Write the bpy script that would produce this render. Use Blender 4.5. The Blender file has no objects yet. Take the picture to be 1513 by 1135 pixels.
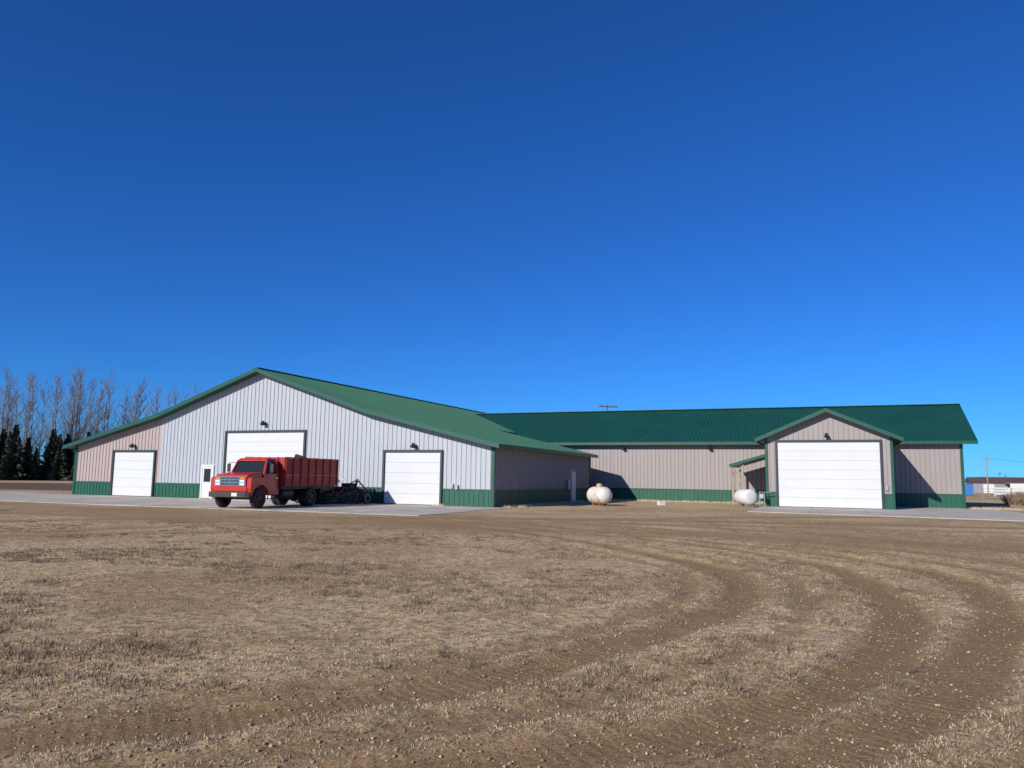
import bpy, math, random
import numpy as np
from mathutils import Vector, Matrix
random.seed(7); rng=np.random.default_rng(7)
S=bpy.context.scene
S.view_settings.view_transform='Standard'; S.view_settings.look='None'; S.view_settings.exposure=0

# ------------------------------------------------------------ materials
def mat(name,col,rough=.6,metal=0,nscale=3.0,namt=.12,bump=0.0,col2=None,coat=0,stretch=(1,1,1),fine=0,spec=.5):
    m=bpy.data.materials.new(name); m.use_nodes=True
    n=m.node_tree.nodes; l=m.node_tree.links; b=n['Principled BSDF']
    b.inputs['Roughness'].default_value=rough; b.inputs['Metallic'].default_value=metal
    b.inputs['Specular IOR Level'].default_value=spec
    if coat: b.inputs['Coat Weight'].default_value=coat; b.inputs['Coat Roughness'].default_value=.12
    tc=n.new('ShaderNodeTexCoord'); mp=n.new('ShaderNodeMapping'); mp.inputs['Scale'].default_value=stretch
    l.new(tc.outputs['Object'],mp.inputs[0])
    nz=n.new('ShaderNodeTexNoise'); nz.inputs['Scale'].default_value=nscale; nz.inputs['Detail'].default_value=6; nz.inputs['Roughness'].default_value=.65
    l.new(mp.outputs[0],nz.inputs['Vector'])
    cr=n.new('ShaderNodeValToRGB'); cr.color_ramp.elements[0].position=.3; cr.color_ramp.elements[1].position=.7
    c=col; c2=col2 if col2 else tuple(min(1,x*(1+namt)) for x in c); c1=c if col2 else tuple(x*(1-namt) for x in c)
    cr.color_ramp.elements[0].color=(*c1,1); cr.color_ramp.elements[1].color=(*c2,1)
    l.new(nz.outputs['Fac'],cr.inputs[0]); l.new(cr.outputs[0],b.inputs['Base Color'])
    if bump:
        n2=n.new('ShaderNodeTexNoise'); n2.inputs['Scale'].default_value=fine or nscale*8; n2.inputs['Detail'].default_value=4
        l.new(tc.outputs['Object'],n2.inputs['Vector'])
        bp=n.new('ShaderNodeBump'); bp.inputs['Strength'].default_value=bump; bp.inputs['Distance'].default_value=.02
        l.new(n2.outputs['Fac'],bp.inputs['Height']); l.new(bp.outputs[0],b.inputs['Normal'])
    return m
WALLW=mat('metal_siding_light',(.40,.425,.455),.45,0,.8,.05,stretch=(3,3,.5))
WALLP=mat('metal_siding_taupe',(.298,.262,.25),.5,0,.8,.06,stretch=(3,3,.5))
WALLP1=mat('metal_siding_taupe_left',(.39,.315,.295),.5,0,.8,.06,stretch=(3,3,.5))
GREEN=mat('green_trim',(.006,.075,.045),.4,0,1.5,.12)
WAIN=mat('green_wainscot',(.008,.090,.052),.45,0,1.2,.14,stretch=(2,2,.6))
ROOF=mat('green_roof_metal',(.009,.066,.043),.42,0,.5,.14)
ROOF_GLARE=mat('green_roof_metal_painted_glare',(.010,.095,.055),.6,0,.5,.1,spec=.35)  # same metal as the other roofs; low-angle glare painted in as brighter green
FRAME=mat('dark_door_frame',(.025,.035,.033),.5)
DOOR=mat('white_door_paint',(.60,.61,.615),.45,0,.7,.03)
GASK=mat('door_seam',(.36,.37,.38),.7)
CONC=mat('concrete',(.475,.42,.35),.9,0,.45,.26,bump=.25,fine=25)
BLACK=mat('black_metal',(.02,.02,.022),.55)
RUB=mat('tyre_rubber',(.025,.024,.023),.85,0,6,.3)
GLASS=mat('dark_glass',(.02,.025,.03),.06)
CHROME=mat('chrome',(.62,.63,.65),.22,1,8,.08)
RED=mat('red_cab_paint',(.50,.028,.012),.32,0,2.5,.12,coat=.35)
BOXR=mat('faded_red_box_paint',(.36,.022,.018),.6,0,2.2,.3,stretch=(1,.4,3),bump=.2)
TANKW=mat('rusty_white_tank',(.66,.62,.55),.5,0,2.6,.1,col2=None,bump=.1)
WHITE=mat('white_paint',(.66,.65,.62),.5,0,4,.06)
RUST=mat('rust',(.25,.10,.04),.8,0,6,.3)
WOOD=mat('weathered_wood',(.30,.24,.18),.85,0,3,.3,bump=.3)
BARK=mat('poplar_bark',(.22,.19,.165),.9,0,1,.25)
SPR=mat('spruce_needles',(.032,.048,.022),.8,0,.6,.5)
GREY=mat('grey_metal',(.35,.36,.37),.45,.4)
AMB=mat('amber_lens',(.7,.25,.02),.3)
BLUE=mat('blue_paint',(.04,.16,.42),.5)
PLANTB=mat('dry_brush',(.26,.19,.12),.9,0,2,.3)
BRICKR=mat('maroon_siding',(.10,.055,.05),.8)
def rusty(m):
    n=m.node_tree.nodes; l=m.node_tree.links; b=n['Principled BSDF']
    tc=n.new('ShaderNodeTexCoord'); z=n.new('ShaderNodeTexNoise'); z.inputs['Scale'].default_value=3.6; z.inputs['Detail'].default_value=9
    l.new(tc.outputs['Object'],z.inputs['Vector'])
    sp=n.new('ShaderNodeSeparateXYZ'); l.new(tc.outputs['Object'],sp.inputs[0])
    ma=n.new('ShaderNodeMath'); ma.operation='MULTIPLY_ADD'; l.new(sp.outputs[2],ma.inputs[0]); ma.inputs[1].default_value=-.16; ma.inputs[2].default_value=.09
    ad=n.new('ShaderNodeMath'); ad.operation='ADD'; l.new(z.outputs['Fac'],ad.inputs[0]); l.new(ma.outputs[0],ad.inputs[1])
    r=n.new('ShaderNodeValToRGB'); r.color_ramp.elements[0].position=.56; r.color_ramp.elements[1].position=.66
    r.color_ramp.elements[0].color=(0,0,0,1); r.color_ramp.elements[1].color=(.7,.7,.7,1)
    l.new(ad.outputs[0],r.inputs[0])
    mx=n.new('ShaderNodeMix'); mx.data_type='RGBA'; mx.inputs[7].default_value=(.40,.24,.13,1)
    src=b.inputs['Base Color'].links[0].from_socket
    l.new(r.outputs[0],mx.inputs[0]); l.new(src,mx.inputs[6]); l.new(mx.outputs[2],b.inputs['Base Color'])
rusty(TANKW)

# ------------------------------------------------------------ mesh builder
class MB:
    def __init__(s): s.v=[]; s.f=[]
    def add(s,vs,fs):
        o=len(s.v); s.v+= [tuple(p) for p in vs]; s.f+=[tuple(o+i for i in f) for f in fs]; return s
    def hexa(s,p):
        return s.add(p,[(0,3,2,1),(4,5,6,7),(0,1,5,4),(1,2,6,5),(2,3,7,6),(3,0,4,7)])
    def box(s,a,b):
        x0,y0,z0=a;x1,y1,z1=b
        return s.hexa([(x0,y0,z0),(x1,y0,z0),(x1,y1,z0),(x0,y1,z0),(x0,y0,z1),(x1,y0,z1),(x1,y1,z1),(x0,y1,z1)])
    def beam(s,a,b,w,h,up=(0,0,1)):
        a=Vector(a);b=Vector(b);d=(b-a).normalized();u=Vector(up)
        r=d.cross(u)
        if r.length<1e-4: r=d.cross(Vector((1,0,0)))
        r.normalize(); u=r.cross(d).normalized()
        r*=w/2;u*=h/2
        return s.hexa([a-r-u,a+r-u,b+r-u,b-r-u,a-r+u,a+r+u,b+r+u,b-r+u])
    def tube(s,a,b,r0,r1,n=8,cap=True):
        a=Vector(a);b=Vector(b);d=(b-a)
        if d.length<1e-6: return s
        d.normalize(); t=Vector((0,0,1)) if abs(d.z)<.9 else Vector((1,0,0))
        p=d.cross(t).normalized(); q=d.cross(p)
        vs=[a+(p*math.cos(2*math.pi*i/n)+q*math.sin(2*math.pi*i/n))*r0 for i in range(n)]
        vs+=[b+(p*math.cos(2*math.pi*i/n)+q*math.sin(2*math.pi*i/n))*r1 for i in range(n)]
        fs=[(i,(i+1)%n,n+(i+1)%n,n+i) for i in range(n)]
        if cap: fs+=[tuple(range(n-1,-1,-1)),tuple(range(n,2*n))]
        return s.add(vs,fs)
    def lathe(s,prof,o,axis,n=24):
        o=Vector(o);d=Vector(axis).normalized(); t=Vector((0,0,1)) if abs(d.z)<.9 else Vector((1,0,0))
        p=d.cross(t).normalized(); q=d.cross(p)
        vs=[];fs=[]
        for (r,h) in prof:
            for i in range(n):
                a=2*math.pi*i/n; vs.append(o+d*h+(p*math.cos(a)+q*math.sin(a))*max(r,1e-4))
        for j in range(len(prof)-1):
            for i in range(n):
                k=(i+1)%n; fs.append((j*n+i,j*n+k,(j+1)*n+k,(j+1)*n+i))
        return s.add(vs,fs)
    def prism(s,poly,axis,a,b):
        def P(q,t): return (t,q[0],q[1]) if axis=='x' else (q[0],t,q[1]) if axis=='y' else (q[0],q[1],t)
        n=len(poly); vs=[P(q,a) for q in poly]+[P(q,b) for q in poly]
        fs=[tuple(range(n-1,-1,-1)),tuple(range(n,2*n))]+[(i,(i+1)%n,n+(i+1)%n,n+i) for i in range(n)]
        return s.add(vs,fs)
    def build(s,name,m,parent=None,bevel=0,smooth=False,seg=2):
        me=bpy.data.meshes.new(name); me.from_pydata(s.v,[],s.f); me.update()
        ob=bpy.data.objects.new(name,me); S.collection.objects.link(ob)
        me.materials.append(m)
        import bmesh
        bm=bmesh.new(); bm.from_mesh(me); bmesh.ops.recalc_face_normals(bm,faces=bm.faces); bm.to_mesh(me); bm.free()
        if smooth:
            for p in me.polygons: p.use_smooth=True
        if bevel:
            md=ob.modifiers.new('bevel','BEVEL'); md.width=bevel; md.segments=seg; md.limit_method='ANGLE'; md.angle_limit=math.radians(35)
        if parent: ob.parent=parent
        return ob
def empty(name,loc=(0,0,0),rz=0):
    e=bpy.data.objects.new(name,None); S.collection.objects.link(e); e.location=loc; e.rotation_euler=(0,0,rz); e.empty_display_size=.5; return e

ANG=math.radians(-22.7); OX,OY=-31.3,55.7
ex=Vector((math.cos(ANG),math.sin(ANG))); fy=Vector((-math.sin(ANG),math.cos(ANG)))
def W(x,y,z=0):
    p=Vector((OX,OY))+ex*x+fy*y; return (p.x,p.y,z)
def site(name,x,y,rz=0): return empty(name,W(x,y),ANG+rz)

# ------------------------------------------------------------ building helpers
def ribs_wall(mb,p,q,zb,ztop,skips=(),sp=.305,dep=.038,out=(0,-1)):
    p=Vector(p);q=Vector(q);L=(q-p).length;d=(q-p)/L; o=Vector(out)
    n=int(L/sp)
    for i in range(1,n+1):
        t=i*sp-.1
        if t>L-.12 or t<.12: continue
        zt=ztop(t) if callable(ztop) else ztop
        z0=zb
        for (a,b,h) in skips:
            if a-.1<t<b+.1: z0=max(z0,h+.1)
        if zt-z0<.1: continue
        c=p+d*t
        w=.055
        A=c-d*w/2; B=c+d*w/2
        A2=c-d*w*.28+o*dep; B2=c+d*w*.28+o*dep
        A-=o*.005;B-=o*.005
        mb.hexa([(A.x,A.y,z0),(A2.x,A2.y,z0),(B2.x,B2.y,z0),(B.x,B.y,z0),(A.x,A.y,zt),(A2.x,A2.y,zt),(B2.x,B2.y,zt),(B.x,B.y,zt)])
def roof_plane(mb,e0,e1,r1,r0,th=.1,sp=.305):
    e0,e1,r1,r0=map(Vector,(e0,e1,r1,r0)); dn=Vector((0,0,-th))
    mb.hexa([e0+dn,e1+dn,r1+dn,r0+dn,e0,e1,r1,r0])
    nrm=(e1-e0).cross(r0-e0).normalized()
    if nrm.z<0: nrm=-nrm
    L=(e1-e0).length; n=int(L/sp)
    for i in range(n+1):
        t=(i+.5)/(n+1); a=e0.lerp(e1,t); b=r0.lerp(r1,t)
        mb.beam(a+nrm*.008,b+nrm*.008,.045,.035,up=nrm)
def door(parent,x0,x1,h,y=0,sections=6,tag='overhead_door'):
    mb=MB().box((x0,y-.02,.03),(x1,y+.03,h)); mb.build(tag+'_backing',GASK,parent)
    d=MB(); sh=(h-.05)/sections
    for i in range(sections):
        d.box((x0+.01,y-.04,.05+i*sh+.005),(x1-.01,y-.015,.05+(i+1)*sh-.005))
    d.build(tag,DOOR,parent)
    g=MB().box((x0+.01,y-.06,.0),(x1-.01,y-.0155,.048)); g.build(tag+'_seal',BLACK,parent)
    f=MB(); w=.13
    f.box((x0-w,y-.13,0),(x0,y+.02,h+w)).box((x1,y-.13,0),(x1+w,y+.02,h+w)).box((x0,y-.13,h),(x1,y+.02,h+w))
    f.build(tag+'_frame',FRAME,parent)
def lamp(parent,x,y,z):
    m=MB(); m.tube((x,y,z+.1),(x,y-.25,z+.22),.03,.03,8); m.tube((x,y-.25,z+.24),(x,y-.33,z+.02),.09,.16,12); m.box((x-.08,y-.04,z),(x+.08,y,z+.2))
    m.build('wall_light',BLACK,parent)

# ============================================================ BUILDING 1
b1=site('green_roof_gable_shop',0,0)
LX=32.9; H=3.48; XB0,XB1=8.1,24.8; HB=5.42; XP=16.45; HP=8.25; D1=18.3; DC=42
def top1(x):
    if x<XB0: return H+(HB-H)*x/XB0
    if x<XP: return HB+(HP-HB)*(x-XB0)/(XP-XB0)
    if x<XB1: return HP-(HP-HB)*(x-XP)/(XB1-XP)
    return HB-(HB-H)*(x-XB1)/(LX-XB1)
MB().add([(0,0,0),(XB0,0,0),(XB0,0,HB),(0,0,H)],[(0,1,2,3)]).build('facade_left_bay',WALLP1,b1)
MB().add([(XB0,0,0),(LX,0,0),(LX,0,H),(XB1,0,HB),(XP,0,HP),(XB0,0,HB)],[(0,1,2,3,4,5)]).build('facade_wall',WALLW,b1)
doors1=[(3.85,7.6,3.05),(13.85,20.0,4.3),(11.9,12.85,2.15),(25.9,29.6,3.05)]
m=MB(); ribs_wall(m,(0,0),(XB0,0),.9,lambda t:top1(t)-.02,[(a,b,h) for a,b,h in doors1]); m.build('siding_ribs_left_bay',WALLP1,b1)
m=MB(); ribs_wall(m,(XB0,0),(LX,0),.9,lambda t:top1(t+XB0)-.02,[(a-XB0,b-XB0,h) for a,b,h in doors1]); m.build('siding_ribs',WALLW,b1)
def wains(parent,p,q,skips=(),out=(0,-1),h=.92,mt=WAIN):
    p=Vector(p);q=Vector(q);L=(q-p).length;d=(q-p)/L;o=Vector(out)
    m=MB(); t=0; segs=[]
    for a,b in sorted(skips):
        if a-.13>t: segs.append((t,a-.13))
        t=b+.13
    if t<L: segs.append((t,L))
    for a,b in segs:
        A=p+d*a;B=p+d*b;A2=A+o*.02;B2=B+o*.02
        m.hexa([(A.x,A.y,.02),(B.x,B.y,.02),(B2.x,B2.y,.02),(A2.x,A2.y,.02),(A.x,A.y,h),(B.x,B.y,h),(B2.x,B2.y,h),(A2.x,A2.y,h)])
        A3=A+o*.055;B3=B+o*.055
        m.hexa([(A.x,A.y,h),(B.x,B.y,h),(B3.x,B3.y,h),(A3.x,A3.y,h),(A.x,A.y,h+.06),(B.x,B.y,h+.06),(B3.x,B3.y,h+.06),(A3.x,A3.y,h+.06)])
        n=int((b-a)/.305)
        for i in range(n):
            c=p+d*(a+(i+.5)*.305); A=c-d*.022+o*.018; B=c+d*.022+o*.018; A4=c-d*.012+o*.05;B4=c+d*.012+o*.05
            m.hexa([(A.x,A.y,.02),(B.x,B.y,.02),(B4.x,B4.y,.02),(A4.x,A4.y,.02),(A.x,A.y,h),(B.x,B.y,h),(B4.x,B4.y,h),(A4.x,A4.y,h)])
    m.build('wainscot',mt,parent)
wains(b1,(0,0),(LX,0),[(a,b) for a,b,h in doors1])
MB().add([(LX,0,0),(LX,D1,0),(LX,D1,H),(LX,0,H)],[(0,1,2,3)]).build('side_wall_right',WALLP,b1)
m=MB(); ribs_wall(m,(LX,0),(LX,D1),.9,H-.02,[(13.7,14.7,2.2)],out=(1,0)); m.build('side_ribs',WALLP,b1)
wains(b1,(LX,0),(LX,D1),[(13.7,14.7)],out=(1,0))
MB().add([(LX,D1,0),(XB1,D1,0),(XB1,D1,HB),(LX,D1,H)],[(0,1,2,3)]).build('lean_to_back_wall',WALLP,b1)
MB().add([(XB1,D1,0),(XB1,DC,0),(XB1,DC,HB),(XB1,D1,HB)],[(0,1,2,3)]).build('centre_side_wall',WALLP,b1)
MB().add([(0,0,0),(0,D1,0),(0,D1,H),(0,0,H)],[(0,1,2,3)]).build('side_wall_left',WALLP,b1)
MB().add([(0,D1,0),(XB0,D1,0),(XB0,D1,HB),(0,D1,H)],[(0,1,2,3)]).build('left_back_wall',WALLP,b1)
MB().add([(XB0,D1,0),(XB0,DC,0),(XB0,DC,HB),(XB0,D1,HB)],[(0,1,2,3)]).build('centre_left_wall',WALLP,b1)
MB().add([(XB0,DC,0),(XB1,DC,0),(XB1,DC,HB),(XP,DC,HP),(XB0,DC,HB)],[(0,1,2,3,4)]).build('back_wall',WALLP,b1)
sC=(HP-HB)/(XP-XB0); sL=(HB-H)/XB0; oh=.55; of=.65; up=.12
m=MB()
roof_plane(m,(XB1,-of,HB+up),(XB1,DC+of,HB+up),(XP,DC+of,HP+up),(XP,-of,HP+up))
roof_plane(m,(XB0,-of,HB+up),(XB0,DC+of,HB+up),(XP,DC+of,HP+up),(XP,-of,HP+up))
roof_plane(m,(LX+oh,-of,H+up-sL*oh),(LX+oh,D1+.3,H+up-sL*oh),(XB1,D1+.3,HB+up),(XB1,-of,HB+up))
roof_plane(m,(-oh,-of,H+up-sL*oh),(-oh,D1+.3,H+up-sL*oh),(XB0,D1+.3,HB+up),(XB0,-of,HB+up))
m.build('roof',ROOF_GLARE,b1)
m=MB(); m.beam((XP,-of-.03,HP+up+.03),(XP,DC+of,HP+up+.03),.35,.05); m.build('ridge_cap',ROOF,b1,bevel=.02)
m=MB(); yf=-of-.025; pts=[(-oh-.05,H+up-sL*(oh+.05)),(XB0,HB+up),(XP,HP+up),(XB1,HB+up),(LX+oh+.05,H+up-sL*(oh+.05))]
for a,b in zip(pts[:-1],pts[1:]):
    m.hexa([(a[0],yf-.02,a[1]-.22),(b[0],yf-.02,b[1]-.22),(b[0],yf+.022,b[1]-.22),(a[0],yf+.022,a[1]-.22),(a[0],yf-.02,a[1]+.03),(b[0],yf-.02,b[1]+.03),(b[0],yf+.022,b[1]+.03),(a[0],yf+.022,a[1]+.03)])
for s,x in ((1,LX+oh),(-1,-oh)):
    z=H+up-sL*oh; x0,x1=(x+.003,x+.045) if s>0 else (x-.045,x-.003)
    m.box((x0,-of,z-.2),(x1,D1+.3,z+.02))
m.build('fascia',GREEN,b1)
m=MB()
for a,b in zip(pts[:-1],pts[1:]):
    m.add([(a[0],-of+.01,a[1]-.19),(b[0],-of+.01,b[1]-.19),(b[0],-.005,b[1]-.19),(a[0],-.005,a[1]-.19)],[(0,1,2,3)])
m.add([(LX+.005,-.0,H-.09),(LX+oh,0,H-.09),(LX+oh,D1,H-.09),(LX+.005,D1,H-.09)],[(0,1,2,3)])
m.build('soffit',GREEN,b1)
m=MB()
m.box((LX-.12,-.07,0),(LX+.07,.12,H-.1)); m.box((-.07,-.07,0),(.12,.12,H-.1)); m.box((LX-.05,D1-.1,0),(LX+.07,D1+.07,H-.1))
m.build('corner_trim',GREEN,b1)
for i,(a,b,h) in enumerate(doors1):
    if i!=2: door(b1,a,b,h,0,5 if h<4 else 7)
m=MB().box((11.95,-.06,.05),(12.8,-.01,2.1)); m.build('walk_door',DOOR,b1,bevel=.01)
m=MB().box((12.1,-.075,1.1),(12.65,-.058,1.95)); m.build('walk_door_window',GLASS,b1)
m=MB().box((11.85,-.09,0),(11.95,.0,2.2)).box((12.8,-.09,0),(12.9,.0,2.2)).box((11.95,-.09,2.1),(12.8,0,2.2)); m.build('walk_door_frame',WHITE,b1)
lamp(b1,5.7,0,3.35); lamp(b1,16.9,0,4.75); lamp(b1,27.9,0,3.3)
m=MB().box((LX,13.75,.05),(LX+.05,14.65,2.12)); m.build('side_walk_door',WHITE,b1)
m=MB().box((LX+.03,12.6,.9),(LX+.18,12.95,1.55)).box((LX-3.2+.6,-.12,1.05),(LX-3.2+.75,-.0,1.25)).box((LX-2.3,-.14,.95),(LX-2.15,-.03,1.2)).box((21.5,-.1,1.4),(21.7,0,1.7)); m.build('electrical_boxes',GREY,b1)

# ============================================================ BUILDING 2
b2=site('long_machine_shed',0,0)
X0,X1,Y0,Y1=17.6,58.5,21.5,34.5; H2=4.72; R2=7.6; s2=(R2-H2)/6.5; YM=28.0
MB().add([(X0+7.5,Y0,0),(X1,Y0,0),(X1,Y0,H2),(X0+7.5,Y0,H2)],[(0,1,2,3)]).build('front_wall',WALLP,b2)
m=MB(); ribs_wall(m,(XB1+.1,Y0),(X1,Y0),.9,H2-.02); m.build('siding_ribs',WALLP,b2)
wains(b2,(XB1+.1,Y0),(X1,Y0))
MB().add([(X1,Y0,0),(X1,Y1,0),(X1,Y1,H2),(X1,YM,R2),(X1,Y0,H2)],[(0,1,2,3,4)]).build('end_wall',WALLP,b2)
MB().add([(XB1,Y1,0),(X1,Y1,0),(X1,Y1,H2),(XB1,Y1,H2)],[(0,1,2,3)]).build('back_wall',WALLP,b2)
m=MB(); ov=.85
roof_plane(m,(X0,Y0-.6,H2+.12-s2*.6),(X1+ov,Y0-.6,H2+.12-s2*.6),(X1+ov,YM,R2+.12),(X0,YM,R2+.12))
roof_plane(m,(X0,Y1+.6,H2+.12-s2*.6),(X1+ov,Y1+.6,H2+.12-s2*.6),(X1+ov,YM,R2+.12),(X0,YM,R2+.12))
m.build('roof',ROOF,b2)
MB().beam((X0,YM,R2+.15),(X1+ov+.02,YM,R2+.15),.4,.06).build('ridge_cap',ROOF,b2,bevel=.02)
m=MB(); ze=H2+.12-s2*.6
m.box((X0+7.2,Y0-.645,ze-.2),(X1+ov,Y0-.603,ze+.02))
for ya,yb in ((Y0-.65,YM),(Y1+.65,YM)):
    za=H2+.12-s2*.65; zb=R2+.12
    m.hexa([(X1+ov+.003,ya,za-.22),(X1+ov+.045,ya,za-.22),(X1+ov+.045,yb,zb-.22),(X1+ov+.003,yb,zb-.22),(X1+ov+.003,ya,za+.03),(X1+ov+.045,ya,za+.03),(X1+ov+.045,yb,zb+.03),(X1+ov+.003,yb,zb+.03)])
m.build('fascia',GREEN,b2)
m=MB().add([(X0+7.2,Y0-.6,ze-.16),(X1+ov,Y0-.6,ze-.16),(X1+ov,Y0-.01,ze-.16),(X0+7.2,Y0-.01,ze-.16)],[(0,1,2,3)]); m.build('soffit',GREEN,b2)
MB().box((X1-.12,Y0-.07,0),(X1+.06,Y0+.1,H2-.3)).build('corner_trim',GREEN,b2)
lamp(b2,34.8,Y0,4.0); lamp(b2,41.6,Y0,4.0)
MB().box((X0+8,Y0-.05,-.1),(X1+.05,Y0-.0,.02)).build('foundation',CONC,b2)

# ============================================================ BUILDING 3
b3=site('gable_garage_wing',0,0)
GX0,GX1,GY=46.2,53.75,14.7; GM=(GX0+GX1)/2; H3=4.6; R3=6.25; s3=(R3-H3)/(GM-GX0)
MB().add([(GX0,GY,0),(GX1,GY,0),(GX1,GY,H3),(GM,GY,R3),(GX0,GY,H3)],[(0,1,2,3,4)]).build('gable_wall',WALLP,b3)
MB().add([(GX0,GY,0),(GX0,Y0,0),(GX0,Y0,H3),(GX0,GY,H3)],[(0,1,2,3)]).build('left_wall',WALLP,b3)
MB().add([(GX1,GY,0),(GX1,Y0,0),(GX1,Y0,H3),(GX1,GY,H3)],[(0,1,2,3)]).build('right_wall',WALLP,b3)
dq=[(.72,6.86,4.3)]
m=MB(); ribs_wall(m,(GX0,GY),(GX1,GY),.9,lambda t:H3+s3*min(t,GX1-GX0-t)-.02,dq); m.build('siding_ribs',WALLP,b3)
wains(b3,(GX0,GY),(GX1,GY),[(.72,6.86)])
m=MB(); go=.6; gf=.6
for sx,xx in ((-1,GX0-go),(1,GX1+go)):
    roof_plane(m,(xx,GY-gf,H3+.12-s3*go),(xx,YM-5,H3+.12-s3*go),(GM,YM-3,R3+.12),(GM,GY-gf,R3+.12))
m.build('roof',ROOF,b3)
m=MB()
for sx in (-1,1):
    a=(GM+sx*(GM-GX0+go+.05),H3+.12-s3*(go+.05)); b=(GM,R3+.12); y=GY-gf-.003
    m.hexa([(a[0],y-.04,a[1]-.22),(b[0],y-.04,b[1]-.22),(b[0],y,b[1]-.22),(a[0],y,a[1]-.22),(a[0],y-.04,a[1]+.04),(b[0],y-.04,b[1]+.04),(b[0],y,b[1]+.04),(a[0],y,a[1]+.04)])
    xx=GM+sx*(GM-GX0+go+.02); m.box((xx-.02,GY-gf,a[1]-.18),(xx+.02,Y0-.6,a[1]+.02))
m.build('fascia',GREEN,b3)
m=MB().box((GX0-.06,GY-.07,0),(GX0+.1,GY+.1,H3-.1)).box((GX1-.1,GY-.07,0),(GX1+.06,GY+.1,H3-.1)); m.build('corner_trim',GREEN,b3)
door(b3,GX0+.72,GX0+6.86,4.25,GY,7); lamp(b3,GM,GY,4.55)
MB().box((GX1-.45,GY-.12,1.2),(GX1-.3,GY-.03,1.5)).build('keypad_box',GREY,b3)
m=MB(); roof_plane(m,(43.7,16.0,2.75),(43.7,20.6,2.75),(46.15,20.6,3.5),(46.15,16.0,3.5),th=.12); m.build('porch_roof',ROOF,b3)
m=MB().hexa([(43.65,15.9,2.6),(46.15,15.9,3.35),(46.15,15.96,3.35),(43.65,15.96,2.6),(43.65,15.9,2.8),(46.15,15.9,3.55),(46.15,15.96,3.55),(43.65,15.96,2.8)]); m.build('porch_fascia',GREEN,b3)
m=MB().box((43.8,16.05,0),(43.95,16.2,2.62)).box((43.8,20.3,0),(43.95,20.45,2.62)); m.beam((43.87,16.1,2.0),(44.6,16.1,2.75),.09,.09); m.build('porch_posts',WOOD,b3)

an=site('rooftop_antenna',31.6,YM)
m=MB().tube((0,0,R2+.1),(0,0,R2+.75),.04,.03,8); m.beam((-.9,.1,R2+.62),(.95,0,R2+.5),.09,.09); m.tube((-.55,-.35,R2+.72),(-.55,.4,R2+.62),.03,.03,6)
for k in range(4): m.tube((-.1+.3*k,-.3+.04*k,R2+.62),(-.1+.3*k,.3-.04*k,R2+.62),.025,.025,6)
m.build('antenna_boom',mat('rust_dark',(.12,.05,.03),.8),an)

# ============================================================ concrete aprons
def apron(name,poly,z=.004,th=.014):
    me=MB(); pts=[W(x,y) for x,y in poly]
    me.prism([(p[0],p[1]) for p in pts],'z',-.1,z+th); return me.build(name,CONC,None)
apron('concrete_apron',[(-9,-11.5),(34.2,-10.6),(34.0,-.02),(LX,-.02),(0,-.02),(-9,1.5)])
apron('garage_apron',[(45.9,4.9),(60.5,2.5),(60.5,17.5),(59.3,21.4),(GX1+.05,21.4),(GX1+.05,GY-.02),(45.9,GY-.02)])
j=MB()
def joint(x0,y0,x1,y1):
    a=W(x0,y0,.019);b=W(x1,y1,.019); j.beam(a,b,.035,.006)
for x in range(-6,34,4): joint(x+.9,-11.2,x+.9,-.2)
joint(-9,-5.5,34,-5.2)
for x in (49,52,55,58): joint(x,4.5,x,14.5)
joint(46,9.5,60.4,9.5)
j.build('concrete_joints',mat('joint_dark',(.22,.20,.17),.9),None)

# ============================================================ TRUCK
tr=empty('grain_truck',(-13.22,36.6,.018),math.radians(-20))
def wheel(mb_t,mb_r,x,y,R=.49,w=.26,outer=1):
    o=(x-w/2,y,R)
    mb_t.lathe([(R*.60,0),(R*.82,.0),(R*.96,.02),(R,.055),(R,w-.055),(R*.96,w-.02),(R*.82,w),(R*.60,w)],o,(1,0,0),28)
    t=w if outer>0 else 0; s=-1 if outer>0 else 1
    mb_r.lathe([(R*.61,t+s*.01),(R*.56,t+s*.01),(R*.52,t+s*.07),(R*.30,t+s*.09),(R*.28,t+s*.02),(R*.16,t+s*.0),(0,t+s*.0)],o,(1,0,0),20)
t=MB();r=MB()
wheel(t,r,1.0,.78,outer=1); wheel(t,r,-1.0,.78,outer=-1)
for sx in (1,-1):
    wheel(t,r,sx*1.0,5.0,outer=sx); wheel(t,r,sx*.7,5.0,outer=sx)
t.build('tyres',RUB,tr,smooth=True); r.build('wheel_rims',mat('rim_paint',(.07,.02,.018),.5),tr,smooth=True)
MB().tube((-1,.78,.49),(1,.78,.49),.07,.07).tube((-1,5,.49),(1,5,.49),.12,.12).lathe([(0,-.28),(.2,-.22),(.27,0),(.2,.22),(0,.28)],(0,5,.49),(0,1,0),12).box((-.5,.1,.65),(-.38,7.1,.88)).box((.38,.1,.65),(.5,7.1,.88)).box((-.5,2.6,.68),(.5,2.7,.85)).box((-.5,6.2,.68),(.5,6.3,.85)).tube((0,1.6,.7),(0,5,.5),.06,.06).build('chassis',BLACK,tr)
nose=[(.10,.78),(.06,1.0),(.06,1.50),(.12,1.60),(1.15,1.72),(1.15,.78)]
MB().prism(nose,'x',-.93,.93).build('hood',RED,tr,bevel=.05,seg=3)
arch=[]
c=(.78,.5);R=.62
fen=[(.08,.72),(.04,.95),(.05,1.40),(.14,1.47),(1.22,1.47),(1.40,1.1),(1.40,.62)]
for k in range(0,13):
    a=math.radians(12+k*13); arch.append((c[0]+R*math.cos(a),c[1]+R*math.sin(a)))
fen=fen+arch
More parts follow.
